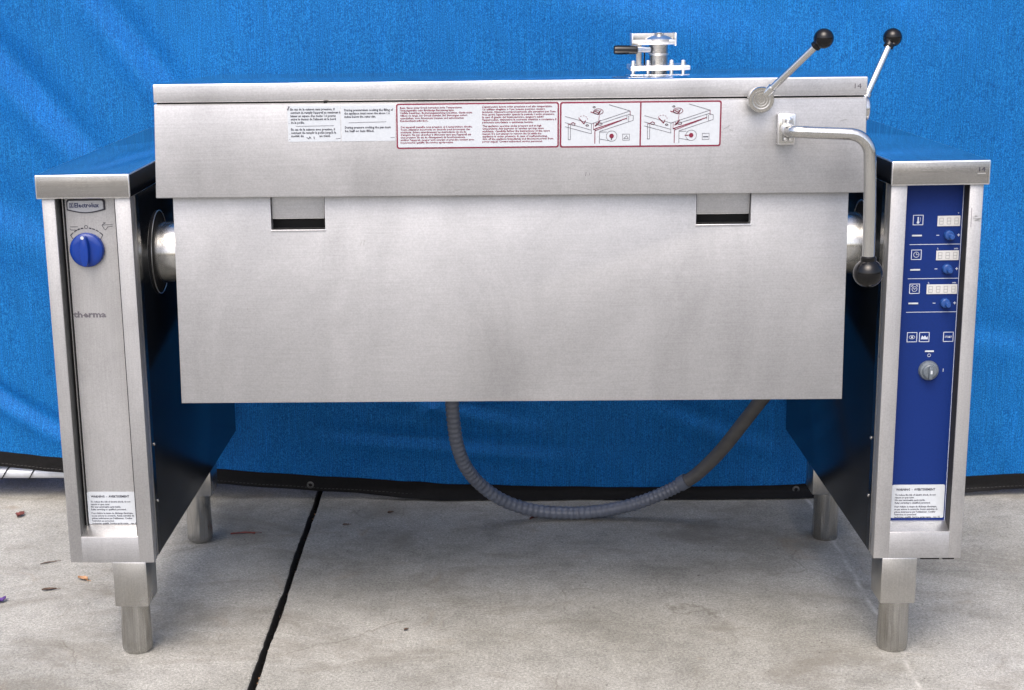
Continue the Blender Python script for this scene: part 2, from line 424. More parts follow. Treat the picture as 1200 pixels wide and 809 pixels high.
# ------------------------------------------------------------ the appliance
APP = bpy.data.objects.new('tilting_braising_pan', None); COL.objects.link(APP)
tag(APP, 'stainless steel tilting braising pan on two pedestals standing before a blue tarp', 'braising pan')

LEAN = {-1: (-.01574, .00498), 1: (.00448, -.00486)}
def ped_mat(s):
    ya, le = LEAN[s]
    return Matrix.Translation((s * .765, 0, 0)) @ Matrix.Rotation(ya, 4, 'Z') @ Matrix.Rotation(le, 4, 'X') @ Matrix.Translation((-s * .765, 0, 0))
XO, XI, ZB, ZC, DEP = .7945, .6415, .1985, .8590, .846

WARN = ["WARNING  -  AVERTISSEMENT", None, "To reduce the risk of electric shock, do not", "remove or open cover.", "No user serviceable parts inside.", "Refer servicing to qualified personnel.", None,
        "Pour réduire le risque de décharge électrique,", "ne pas enlever le couvercle. Aucun entretien de", "pièces intérieures par l'utilisateur. Confier", "l'entretien au personnel", "technicien qualifié. Service après vente.   rev. 02"]
def warning_label(x0, x1, z0, z1, y, parent, T):
    m = MB(); m.poly(m.rrect(x0, x1, z0, z1, .0025), y - .0005, y, M_white)
    yy = y - .0009; z = z1 - .0105
    m.text(WARN[0], x0 + .007, z, .0058, yy, M_ink, width=(x1 - x0) * .74, bold=.03)
    z -= .0095
    for st in WARN[2:]:
        if st is None: z -= .0022; continue
        m.text(st, x0 + .006, z, .0046, yy, M_ink, width=(x1 - x0 - .012) * min(1, len(st) / 50), bold=.028)
        z -= .0049
    o = m.build('warning_label', parent, T, smooth=False); return o

def pedestal(s):
    T = ped_mat(s)
    X = lambda a: s * a
    def bx(m, a, b, *r, **k): m.box(min(a, b), max(a, b), *r, **k)
    ri, ro = (.6685, .772)       # recess between these |x|
    zr = .2475
    m = MB()
    # front frame: two uprights and sill, dark return seam, glossy side sheets
    bx(m, X(XO), X(ro), 0, .0262, ZB, ZC, M_fronv, bevel=.0012)
    bx(m, X(XI), X(ri), 0, .0262, ZB, ZC, M_fronv, bevel=.0012)
    bx(m, X(ri - .0005), X(ro + .0005), .0003, .0262, ZB, zr, M_front, bevel=.0010)
    inside = 'right' if s < 0 else 'left'
    bx(m, X(XI + .0006), X(XI + .004), .0310, .0345, ZB + .002, ZC, M_edge)
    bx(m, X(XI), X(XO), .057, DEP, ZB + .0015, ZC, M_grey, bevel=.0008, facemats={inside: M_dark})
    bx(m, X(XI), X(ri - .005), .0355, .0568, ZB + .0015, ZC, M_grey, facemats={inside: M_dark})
    bx(m, X(ro + .005), X(XO), .0355, .0568, ZB + .0015, ZC, M_grey)
    # recess lining: shade of the steel return put into dark colours
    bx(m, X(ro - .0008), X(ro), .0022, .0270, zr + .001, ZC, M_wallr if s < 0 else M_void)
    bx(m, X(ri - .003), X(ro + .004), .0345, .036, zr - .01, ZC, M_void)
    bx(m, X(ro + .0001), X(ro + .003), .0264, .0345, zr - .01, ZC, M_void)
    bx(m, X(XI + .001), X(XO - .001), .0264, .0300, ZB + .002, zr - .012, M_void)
    # sloping bright sill
    xa, xb = min(X(ri), X(ro)), max(X(ri), X(ro))
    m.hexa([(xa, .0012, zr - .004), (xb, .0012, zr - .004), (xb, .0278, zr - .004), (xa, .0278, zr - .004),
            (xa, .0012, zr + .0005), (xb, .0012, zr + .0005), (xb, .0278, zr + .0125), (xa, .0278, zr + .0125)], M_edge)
    # bright folded lip between recess wall and panel, dark joint along the other upright
    if s < 0: bx(m, X(ri), X(ri + .0010), .0004, .0240, zr + .002, ZC, M_void)
    if s < 0: bx(m, X(.7655), X(.7668), .0245, .0300, zr + .012, ZC, M_edge)
    # broken black strips under the front frame
    if s > 0:
        for a, b in ((.683, .712), (.725, .758), (.764, .784)): bx(m, a, b, .004, .03, ZB - .0035, ZB, M_black)
    ped = m.build('side_pedestal', APP, T)
    # cap
    m = MB()
    a, b = X(XI - .0025), X(XO + .0075)
    m.box(min(a, b), max(a, b), -.0075, DEP + .006, ZC, .9, M_cap, bevel=.0022, segs=3, facemats={'top': M_top, inside: M_dark, 'bevel': M_edge})  # bevels take a brighter steel, the sky glint put into their colour
    if s > 0: m.text('14', .783, .881, .011, -.0081, M_ink, width=.0100); m.line([(.781, .878), (.793, .878)], -.0080, .0012, M_edge)
    cap = m.build('top_cap', ped, T)
    if s > 0:
        pass
    # screws on the inner sheet
    for z in (.405, .298):
        m = MB(); m.lathe([(.0032, 0), (.0032, .0008), (.0020, .0020), (.0004, .0023)], (X(XI), .056, z), (-s, 0, 0), M_leg, 14); m.build('screw', ped, T)
    # legs and feet
    for yf, nm in ((.0485, 'front'), (.652, 'back')):
        m = MB()
        m.box(min(X(.657), X(.719)), max(X(.657), X(.719)), yf - .048, yf + .026, (.113 if nm == 'front' else .120), ZB + .001, M_leg, bevel=.0025)
        m.build('leg', ped, T)
        m = MB(); c = (X(.700), yf + .020 if nm == 'front' else yf + .012, 0)
        m.lathe([(.0250, .001), (.0266, .004), (.0270, .008), (.0270, .13)], c, (0, 0, 1), M_foot, 48)
        m.lathe([(.0252, 0), (.0280, .0055), (.0285, .012), (.0283, .040), (.0268, .075)], c, (0, 0, 1), M_foot, 9)
        m.build('foot', ped, T)
    yp = .050; TP = T @ Matrix.Translation((-s * .0058, -.022, .0038))
    if s < 0:
        m = MB(); m.box(-.7690, -.6690, yp, yp + .006, zr + .002, ZC - .002, M_fronv, bevel=.0006)
        # pictograms and dashed arc printed around the knob
        y = yp - .0006; kx, kz = -.7345, .762
        m.line([(-.762, .802), (-.749, .802)], y, .0010, M_ink); m.line([(-.763, .799), (-.761, .7965), (-.750, .7965), (-.748, .799)], y, .0009, M_ink)
        m.line([(-.704, .8085), (-.700, .8085), (-.7065, .8045), (-.703, .798), (-.700, .796), (-.697, .801), (-.688, .8025)], y, .0009, M_ink)
        m.line([(-.7065, .8045), (-.696, .805), (-.688, .805)], y, .0008, M_ink)
        m.ring2(kx, kz + .0395, .0028, y, .0009, M_ink, n=14)
        for a0, a1, wd in ((138, 128, .0016), (124, 117, .0017), (113, 107, .0018), (103, 99, .0022), (81, 77, .0022), (73, 67, .0018), (63, 56, .0017), (52, 42, .0016)):
            m.ring2(kx, kz, .0378, y, wd, M_ink, a0, a1, 4)
        for a in (138, 42):
            c, sn = math.cos(math.radians(a)), math.sin(math.radians(a)); m.line([(kx + .038 * c, kz + .038 * sn), (kx + .031 * c, kz + .0375 * sn - .009)], y, .0012, M_ink)
        # maker's word in rounded lower case
        x0, zt = -.7686, .6420
        m.text('therma', x0, zt, .0150, y, M_inkg, width=.0585, bold=.035)
        m.build('control_panel', ped, TP, smooth=False)
        # badge
        m = MB(); bz, bx0, bx1 = .8405, -.7655, -.6985
        def shield(g, top, bot):
            pts = []
            for k in range(13):
                t = k / 12; xx = bx0 + g + (bx1 - bx0 - 2 * g) * t; pts.append((xx, bot - .0055 * math.sin(PI * t)))
            return [(bx0 + g, bot + .0)] + pts[1:-1] + [(bx1 - g, bot), (bx1 - g, top - .003), (bx1 - g - .003, top), (bx0 + g + .003, top), (bx0 + g, top - .003)]
        m.poly(shield(0, .8500, .8312), yp - .003, yp, M_ink, .0006)
        m.poly(shield(.0020, .8480, .8330), yp - .0042, yp - .0025, M_badge, .0004)
        y = yp - .0046
        m.text('Electrolux', bx0 + .0145, .8362, .0108, y, M_navy, width=.043, bold=.03)
        m.line([(bx0 + .006, .8360), (bx0 + .0125, .8360), (bx0 + .0125, .8435), (bx0 + .006, .8435)], y, .0007, M_navy, closed=True)
        m.line([(bx0 + .007, .8368), (bx0 + .0115, .8427)], y, .0008, M_navy); m.line([(bx0 + .007, .8427), (bx0 + .0115, .8368)], y, .0008, M_navy)
        m.line([(bx0 + .0092, .8364), (bx0 + .0092, .8431)], y, .0007, M_navy)
        m.build('maker_badge', ped, TP, smooth=False)
        # knob
        m = MB(); c = (kx, yp, kz)
        m.lathe([(.0300, 0), (.0305, .003), (.0298, .008), (.0285, .0105), (.025, .0125), (.019, .0135), (.0004, .014)], c, (0, -1, 0), M_knob, 56)
        gz = []
        for k in range(17):
            a = PI * k / 16; gz.append((kx - .0075 * math.sin(a) ** .7 if 0 < k < 16 else kx, kz + .0262 * math.cos(a)))
        gz2 = [(2 * kx - x, z) for x, z in gz[1:-1]][::-1]
        m.poly(gz + gz2, yp - .0265, yp - .009, M_knob, .0022)
        m.disc(kx - .001, kz + .0245, .0030, yp - .0270, M_white, 14)
        m.build('knob', ped, TP)
        warning_label(-.7690, -.6745, .2590, .3200, yp, ped, TP)
    else:
        m = MB(); m.box(.6690, .7785, yp, yp + .006, zr + .002, ZC - .002, M_blue, bevel=.0005)
        y = yp - .0006; P = M_print
        off = 0.0
        def sq(x, z, r=.0082): m.line([(x - r, z - r), (x + r, z - r), (x + r, z + r), (x - r, z + r)], y, .0012, P, closed=True)
        X0 = .702 + off
        for z in (.7925, .7330, .6740): sq(X0, z)
        # thermometer, clock, alarm clock
        m.line([(X0, .797), (X0, .7905)], y, .0022, P); m.disc(X0, .7885, .0024, y, P, 12); m.line([(X0 + .0035, .797), (X0 + .0035, .790)], y, .0006, P)
        m.ring2(X0, .7330, .0045, y, .0012, P); m.line([(X0, .7360), (X0, .7330), (X0 + .003, .7330)], y, .0009, P)
        m.ring2(X0, .6735, .0042, y, .0011, P); m.line([(X0 - .0055, .6785), (X0 - .003, .6795)], y, .0014, P); m.line([(X0 + .0055, .6785), (X0 + .003, .6795)], y, .0014, P)
        m.line([(X0 - .002, .675), (X0, .673), (X0 + .002, .675)], y, .0009, P)
        for z in (.7660, .7070, .6485): m.box(.693 + off, .7095 + off, y - .0006, y, z - .0013, z + .0013, M_white)
        for z in (.7360, .6920, .6325)[:0]: pass
        for z in (.7365, .6928, .6330): pass
        for z in (.7505, .6915, .6330): m.line([(.690 + off, z), (.7755 + off, z)], y, .0010, P)
        for zk in (.7660, .7080, .6485):
            m.line([(.7345 + off, zk), (.7385 + off, zk)], y, .0012, P); m.line([(.7695 + off, zk), (.7735 + off, zk)], y, .0012, P); m.line([(.7715 + off, zk - .002), (.7715 + off, zk + .002)], y, .0012, P)
        m.text('°', .7680 + off, .7990, .008, y, P)
        for z, xl in ((.7415, .736), (.6825, .7235)):
            m.text('h', xl + off + .001, z, .0045, y, P, bold=.02); m.text('min', .7655 + off, z, .0045, y, P, bold=.02)
        for x in (.702, .723, .764): sq(x + off, .589)
        a = .702 + off; m.ring2(a, .589, .0048, y, .0011, P, sz=.6); m.disc(a, .589, .0018, y, P, 10)
        a = .723 + off; m.poly([(a - .006, .585), (a - .004, .592), (a - .001, .589), (a + .001, .592), (a + .004, .588), (a + .006, .591), (a + .006, .585)][::-1], y, y, P)
        m.text('START', .764 + off - .006, .5872, .0048, y, P, width=.012, bold=.03)
        m.box(.7255 + off, .7405 + off, y - .0006, y, .5625, .5652, M_white)
        m.ring2(.733 + off, .5565, .0026, y, .0010, P, n=14); m.line([(.7585 + off, .5325), (.7585 + off, .5275)], y, .0011, P)
        m.line([(.7757, zr + .003), (.7757, ZC - .003)], y - .0002, .0009, P)
        m.build('control_panel', ped, TP, smooth=False)
        SEG = {'a': ((-1, 2), (1, 2)), 'b': ((1, 2), (1, 0)), 'c': ((1, 0), (1, -2)), 'd': ((-1, -2), (1, -2)), 'e': ((-1, 0), (-1, -2)), 'f': ((-1, 2), (-1, 0)), 'g': ((-1, 0), (1, 0))}
        for x0, x1, z0, z1, nd in ((.7345, .7725, .7815, .7990, 3), (.7355, .7735, .7230, .7395, 3), (.7225, .7740, .6645, .6810, 4)):
            m = MB(); m.box(x0 + off, x1 + off, yp - .0016, yp, z0, z1, M_lcd, bevel=.0003)
            for k in range(nd):
                cx = x0 + off + (x1 - x0) * (k + .5) / nd; cz = (z0 + z1) / 2
                for a, b in SEG.values(): m.line([(cx + a[0] * .0030, cz + a[1] * .0026), (cx + b[0] * .0030, cz + b[1] * .0026)], yp - .0020, .0009, M_seg)
            m.build('display', ped, TP, smooth=False)
        for z in (.7660, .7080, .6485):
            m = MB(); c = (.755 + off, yp, z)
            m.lathe([(.0088, 0), (.0088, .003), (.0080, .0065), (.0065, .0080), (.0004, .0084)], c, (0, -1, 0), M_dial, 32)
            m.lathe([(.0050, 0), (.0048, .007), (.0036, .0088), (.0004, .0092)], (c[0] + .0024, yp - .007, z - .0016), (0, -1, 0), M_dial, 24)
            m.build('dial', ped, TP)
        m = MB(); c = (.733 + off, yp, .530)
        m.lathe([(.0172, 0), (.0172, .004), (.0155, .0075), (.0125, .0085), (.0120, .0125), (.0105, .0140), (.0004, .0142)], c, (0, -1, 0), M_lock, 40)
        m.box(c[0] - .0030, c[0] + .0030, yp - .0195, yp - .012, .530 - .0125, .530 + .0095, M_lock, bevel=.0012)
        m.box(c[0] - .0010, c[0] + .0022, yp - .0200, yp - .0190, .5275, .5335, M_white)
        m.build('rotary_switch', ped, TP)
        warning_label(.6810, .7735, .2605, .3220, yp, ped, TP)
        # smudge of old tape on the outer upright
        m = MB(); m.poly([(.7765, .8195), (.7765, .787), (.7772, .787), (.7772, .8195)][::-1], -.0004, 0, M_inkg); 
        for k, (xa, za, L_, a_) in enumerate(((.7800, .8010, .013, 2), (.7815, .7985, .010, -8), (.7795, .8040, .006, 10), (.7860, .7995, .007, 14), (.7830, .8065, .004, -20))):
            m.line([(xa, za), (xa + L_ * math.cos(math.radians(a_)), za + L_ * math.sin(math.radians(a_)))], -.0003 - .0001 * k, .0012 - .0002 * (k % 3), M_grey)
        m.build('tape_mark', ped, T, smooth=False)
    return ped
pedL = pedestal(-1); pedR = pedestal(1)
pedL['label'] = 'left pedestal with one blue knob on a plain steel panel'; pedR['label'] = 'right pedestal with a blue control panel of displays and dials'

# ---- pan body
TB = Matrix.Translation((0, 0, .7)) @ Matrix.Rotation(.0028, 4, 'Y') @ Matrix.Translation((0, 0, -.7))
m = MB()
xb, xt = .5735, .5685
out = [(-xb, .4945), (xb, .4945), (xt, .875), (.4075, .875), (.4075, .8005), (.3165, .8005), (.3165, .875), (-.3105, .875), (-.3105, .7990), (-.4025, .7990), (-.4025, .875), (-xt, .875)]
m.poly(out, -.006, .018, M_front, .0012)
m.hexa([(-xb + .002, .018, .4965), (xb - .002, .018, .4965), (xb - .002, .53, .56), (-xb + .002, .53, .56), (-xt + .002, .018, .785), (xt - .002, .018, .785), (xt - .002, .53, .785), (-xt + .002, .53, .785)], M_front, .002, facemats={'left': M_grey, 'right': M_grey})
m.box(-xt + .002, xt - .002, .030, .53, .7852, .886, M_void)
m.box(-xt + .001, xt - .001, .532, .56, .7, .93, M_grey)
pan_m = m
# dents and scuffs on the front sheet (small shallow impressions and pen-like marks)
m = pan_m
for x, z, a, L in ((-.252, .77, 70, .010), (-.246, .772, 75, .008), (.02, .70, 20, .006), (.23, .60, 80, .004), (-.02, .62, 5, .003), (.33, .58, 60, .005), (-.45, .66, 85, .006), (-.12, .665, 85, .004)):
    c, s_ = math.cos(math.radians(a)), math.sin(math.radians(a)); m.line([(x, z), (x + L * c, z + L * s_)], -.0063, .0007, M_grey)
body = m.build('pan_body', APP, TB)
for xa, xb2 in ((-.4025, -.3105), (.3165, .4075)):
    m = MB(); m.box(xa + .0012, xb2 - .0012, .0015, .006, .8165, .880, M_front, bevel=.0010, facemats={'bevel': M_edge})
    m.build('latch_tab', body, TB)
    m = MB(); zz = .8005 if xa > 0 else .7990
    m.box(xa - .0008, xb2 + .0008, -.0085, .016, zz - .0022, zz + .0003, M_edge, bevel=.0005); m.build('slot_lip', body, TB)


# ---- trunnions
for s in (-1, 1):
    m = MB(); m.cyl((s * .560, .178, .7345), (s * .6405, .178, .7345), .0560, M_pol, 72, .001)
    tr = m.build('trunnion', APP)
    m = MB(); m.lathe([(.052, 0), (.0755, 0), (.0755, .0045), (.072, .0060), (.052, .0060)], (s * .6420, .178, .7350), (-s, 0, 0), M_void, 72, cap=False); m.build('collar', tr)
    m = MB(); rr = .0757
    m.tube([(s * .6350, .178 + rr * math.cos(2 * PI * k / 72), .735 + rr * math.sin(2 * PI * k / 72)) for k in range(73)], .0010, M_edge, 8, closed_caps=False); m.build('rim', tr)

# ---- lid
TL = Matrix.Translation((0, 0, .95)) @ Matrix.Rotation(.0066, 4, 'Y') @ Matrix.Translation((0, 0, -.95))
m = MB(); L = .5868; yb = .60
m.hexa([(-L, -.030, 1.0150), (L, -.030, 1.0150), (L, yb, .985), (-L, yb, .985), (-L, -.030, 1.0455), (L, -.030, 1.0455), (L, yb, 1.0265), (-L, yb, 1.0265)], M_front, .0022, 3, facemats={'top': M_top, 'bevel': M_edge})  # brighter bevel colour paints the sky reflection along the lid edges
m.hexa([(-L - .004, -.0325, .8565), (L + .004, -.0325, .8565), (L + .004, yb - .002, .84), (-L - .004, yb - .002, .84), (-L + .001, -.0325, 1.0125), (L - .001, -.0325, 1.0125), (L - .001, yb - .002, .983), (-L + .001, yb - .002, .983)], M_front, .0016, 3, facemats={})
m.hexa([(-L + .004, -.022, 1.005), (L - .004, -.022, 1.005), (L - .004, yb - .01, .97), (-L + .004, yb - .01, .97), (-L + .004, -.022, 1.020), (L - .004, -.022, 1.020), (L - .004, yb - .01, 1.0), (-L + .004, yb - .01, 1.0)], M_black)
m.line([(-.58, 1.0125 - .0006), (.58, 1.0125 - .0006)], -.0329, .0014, M_edge)  # pale line paints the glint on the seam's upper edge
m.box(-.303, -.297, -.0335, -.028, 1.0120, 1.0150, M_black)
m.text('14', .5655, 1.0265, .0115, -.0306, M_inkg, width=.0110)
for x, z, a, Ln, wd in ((.355, .963, 30, .012, .0007), (.365, .962, -20, .006, .0006), (.13, .888, 85, .006, .0008), (.136, .889, 80, .004, .0006), (.165, .889, 20, .006, .0007), (.545, .975, 10, .010, .0006), (-.09, .864, 15, .012, .0008), (.33, .95, 60, .004, .0006), (-.48, .92, 5, .003, .0006), (-.2, .90, 20, .006, .0006), (.50, .885, 15, .005, .0006)):
    c, s_ = math.cos(math.radians(a)), math.sin(math.radians(a)); m.line([(x, z), (x + Ln * c, z + Ln * s_)], -.0330, wd, M_inkg if a > 50 else M_grey)
lid = m.build('lid', APP, TL)

YL = -.0325
def block(m, lines, x0, ztop, pitch, h, y, mat_, fullw, ref):
    z = ztop
    for st in lines:
        if st: m.text(st, x0, z, h, y, mat_, width=fullw * min(1.04, len(st) / ref), bold=.03)
        z -= pitch
# white instruction stickers
m = MB(); m.poly(m.rrect(-.3635, -.2760, .9490, 1.0080, .0015), YL - .0005, YL, M_white); y = YL - .0009
block(m, ["En cas de la cuisson sans pression, il", "convient de remplir l'appareil au maximum à", "laisser un espace d'au moins 1,6 pouces", "entre le dessus de l'aliment et le bord", "de la poêle."], -.3585, 1.0005, .0054, .0052, y, M_ink, .083, 43)
m.line([(-.350, .9745), (-.287, .9750)], y, .0007, M_inkg)
block(m, ["En cas de la cuisson avec pression, il", "convient de remplir la poêle jusqu'à la", "moitié du                 au maxi."], -.3585, .9675, .0054, .0052, y, M_ink, .079, 41)
m.line([(-.3325, .9560), (-.3290, .9535), (-.3275, .9570), (-.3255, .9540)], y, .0010, M_ink); m.line([(-.3205, .9570), (-.3200, .9535)], y, .0011, M_ink)
m.line([(-.3655 + .0025, 1.0015), (-.3605, 1.0065)], y - .0001, .0022, M_inkg)
m.line([(-.284, .9535), (-.2765, .9538)], y, .0007, M_inkg)
for x, z in ((-.3612, .979), (-.3605, .962), (-.3610, .953)): m.disc(x, z, .0006, y, M_inkg, 8)
m.build('instruction_sticker', lid, TL, smooth=False)
m = MB(); m.poly(m.rrect(-.2745, -.1850, .9490, 1.0080, .0010), YL - .0005, YL, M_white)
block(m, ["During pressureless cooking the filling of", "the appliance must never rise above 1.6", "inches below the outer rim."], -.2690, .9985, .0054, .0052, y, M_ink, .081, 42)
m.line([(-.262, .9795), (-.200, .9805)], y, .0007, M_inkg)
block(m, ["During pressure cooking the pan must", "be half or less filled."], -.2685, .9700, .0058, .0052, y, M_ink, .078, 37)
m.line([(-.193, .9545), (-.1865, .9548)], y, .0007, M_inkg)
m.build('instruction_sticker', lid, TL, smooth=False)

def redframe(m, x0, x1, z0, z1, wd, y):
    m.poly(m.rrect(x0, x1, z0, z1, .004), y - .0005, y, M_red)
    m.poly(m.rrect(x0 + wd, x1 - wd, z0 + wd, z1 - wd, .0025), y - .0009, y - .0004, M_white)
m = MB(); x0, x1, z0, z1 = -.1832, .0852, .9355, 1.0098
redframe(m, x0, x1, z0, z1, .0024, YL); y = YL - .0013
DE = ["Beim Garen unter Druck herrschen hohe Temperaturen.", "Unsachgemäße oder fahrlässige Benutzung kann", "Unfälle bewirken. Bedienungsanleitung beachten. Gerät nicht", "öffnen so lange der Druck ansteht. Bei Störungen sofort", "ausschalten, vom Stromnetz trennen und autorisierten", "Kundendienst anfordern."]
FR = ["Cet appareil travaille sous pression et à température élevée.", "Toute utilisation incorrecte ou étourdie peut provoquer des", "accidents. Suivre attentivement les instructions du mode", "d'emploi. Ne pas chercher à démonter tant que l'appareil est", "sous pression. En cas de dérangement du fonctionnement,", "arrêter l'appareil, couper tout courant et prendre contact avec", "le personnel qualifié du service après-vente."]
IT = ["L'apparecchio lavora sotto pressione e ad alte temperature.", "Un utilizzo sbagliato o l'uso incauto possono causare", "incidenti. Attenersi scrupolosamente alle istruzioni per l'uso.", "Non aprire l'apparecchio quando la pentola è sotto pressione.", "In caso di guasto del funzionamento, spegnere subito", "l'apparecchio, disinserire la corrente elettrica e contattare il", "personale autorizzato o assistenza tecnica."]
EN = ["This appliance operates under pressure and at high", "temperatures. Any improper or careless use may cause", "accidents. Carefully follow the instructions of the users", "manual. Do not attempt to remove the lid while the", "appliance is under pressure. In case of malfunctioning,", "turn off the appliance immediately and disconnect power from", "power supply. Contact authorised service personnel."]
block(m, DE, -.1765, 1.0015, .00425, .0042, y, M_redt, .117, 58); block(m, FR, -.1765, .9700, .00425, .0042, y, M_redt, .117, 60)
block(m, IT, -.0410, 1.0020, .00425, .0042, y, M_redt, .117, 60); block(m, EN, -.0410, .9705, .00425, .0042, y, M_redt, .117, 60)
m.build('safety_notice', lid, TL, smooth=False)

m = MB(); x0, x1, z0, z1 = .0868, .3510, .9350, 1.0098
redframe(m, x0, x1, z0, z1, .0026, YL)
m.box(.2178, .2202, YL - .0010, YL - .0004, z0 + .001, z1 - .001, M_red)
y = YL - .0013
def diagram(ox, w_, oz, h_, variant):
    q = lambda px, pz: (ox + (px - 70) / 1095 * w_, oz - (pz - 75) / 630 * h_)
    def l(pts, mt=M_inkg, wd=.0006): m.line([q(*p) for p in pts], y, wd * 1.35, mt)
    l([(735, 95), (1030, 190), (520, 365), (490, 375), (120, 262)]); l([(1030, 190), (1030, 260)], M_redt, .0008); l([(490, 375), (490, 525), (120, 415)])
    l([(120, 355), (480, 468)]); l([(540, 400), (980, 250)]); l([(610, 490), (1075, 330), (1075, 260), (1010, 240), (985, 255), (985, 320)]); l([(1010, 345), (1010, 265)])
    l([(520, 460), (980, 300)], M_red, .0011); l([(540, 480), (910, 330)], M_redt, .0009); l([(520, 370), (520, 460), (560, 470)], M_redt)
    l([(540, 480), (540, 670)], M_red, .0009); l([(605, 490), (605, 670)]); l([(165, 385), (165, 610), (195, 610), (195, 385)])
    l([(165, 385), (200, 375), (230, 355), (260, 370), (255, 395), (215, 390)], M_redt, .0009)
    l([(320, 300), (385, 375), (405, 330)], M_red, .0011); l([(545, 410), (610, 330)], M_red, .0012); l([(570, 400), (555, 370)], M_red, .001)
    for a in range(0, 180, 36): l([(370 + 65 * math.cos(math.radians(a)), 310 - 55 * math.sin(math.radians(a))), (370 + 65 * math.cos(math.radians(a + 18)), 310 - 55 * math.sin(math.radians(a + 18)))], M_redt, .0005)
    for cx, cz, r, mt in ((585, 195, 68, M_redt), (565, 205, 42, M_redt), (610, 380, 30, M_redt), (430, 400, 18, M_redt), (525, 130, 16, M_redt)):
        l([(cx + r * math.cos(2 * PI * k / 16), cz + r * .62 * math.sin(2 * PI * k / 16)) for k in range(17)], mt, .0007)
    l([(480, 200), (560, 230)], M_red, .0011); l([(545, 195), (590, 215), (620, 180)], M_red, .001); l([(600, 250), (590, 330)], M_redt, .0005)
    l([(775 + 75 * math.cos(2 * PI * k / 24), 562 + 78 * math.sin(2 * PI * k / 24)) for k in range(25)], M_inkg, .0005); l([(610, 500), (705, 500)]); l([(610, 605), (740, 630)])
    c = q(775, 560); m.disc(c[0], c[1], .0038, y - .0001, M_red, 16)
    if variant == 0: l([(772, 530), (772, 615)], M_white, .0010); l([(772, 590), (772, 615)], M_red, .001); l([(945, 600), (985, 560), (1010, 600), (945, 600)])
    else: l([(740, 560), (800, 560)], M_white, .0008); l([(690, 560), (735, 560)], M_red, .001); l([(945, 585), (1010, 585)], M_ink, .0012)
    l([(930, 535), (1025, 535), (1025, 625), (930, 625), (930, 535)], M_inkg, .0005)
diagram(.0895, .128, 1.0068, .0690, 0); diagram(.2195, .1285, 1.0068, .0690, 1)
m.build('safety_notice', lid, TL, smooth=False)

# ---- lid handle
m = MB(); m.box(.4405, .4695, -.0500, -.0325, .9345, .9855, M_pol, bevel=.0026, facemats={'bevel': M_edge})
m.box(.4475, .4645, -.0530, -.0500, .9420, .9780, M_grey, bevel=.001)
m.cyl((.4545, -.050, .9605), (.4545, -.078, .9605), .0105, M_edge, 28, .002)
hd = m.build('lid_handle', APP)
for z in (.9755, .9445):
    for dx in ((0,) if z > .96 else (-.004, .004)):
        m = MB(); m.lathe([(.0058 if dx == 0 else .0038, 0), (.0055 if dx == 0 else .0036, .003), (.003, .0055), (.0004, .006)], (.4565 + dx, -.0525, z), (0, -1, 0), M_edge, 18); m.build('bolt', hd)
pts = [(.4545, -.078, .9605), (.4555, -.088, .9607), (.460, -.096, .9607), (.470, -.100, .9603)] + [(.49, -.1, .9590), (.52, -.1, .9575), (.545, -.1, .9560)]
pts += [(.5785 - .0335 + .0345 * math.sin(a), -.1, .9205 + .0350 * math.cos(a)) for a in [PI / 2 * k / 8 for k in range(1, 9)]]
pts += [(.5815, -.1, .88), (.5835, -.1, .82), (.5845, -.1, .745)]
m = MB(); m.tube(catmull(pts, 5), .0100, M_pol, 28); m.build('rod', hd)
m = MB(); m.cyl((.5845, -.1, .748), (.5845, -.1, .758), .0125, M_black, 24, .002); m.ball((.5850, -.1, .7300), .0238, M_black); m.build('ball_knob', hd)

# ---- clamp levers
def lever(base, axis, ball_, side):
    m = MB(); A = Vector(axis)
    m.lathe([(.0165, 0), (.0165, .004), (.0208, .006), (.0213, .022), (.0200, .0245), (.0150, .0245)], base, axis, M_pol, 48)
    m.lathe([(.0150, 0), (.0147, .0004), (.0105, -.0006), (.0100, .0002), (.0060, -.0008), (.0055, .0001), (.0004, -.0012)], Vector(base) + A * .0245, axis, M_grey, 48, cap=False)
    lv = m.build('clamp_lever', APP)
    b = Vector(base) + A * .013; d = (Vector(ball_) - b); st = b + d.normalized() * .012
    m = MB(); m.tube([st, Vector(ball_) - d.normalized() * .005], .0058, M_pol, 20); m.tube([st, st + d.normalized() * .016], .0078, M_pol, 20); m.build('rod', lv)
    m = MB(); m.ball(ball_, .0158, M_black); m.cyl(Vector(ball_) - d.normalized() * .020, Vector(ball_) - d.normalized() * .010, .0085, M_black, 20, .001); m.build('ball_knob', lv)
lever((.4115, -.032, 1.0085), (0, -1, 0), (.499, -.100, 1.106), 0)
lever((.5775, .030, .9850), (1, 0, 0), (.6525, .090, 1.0985), 1)

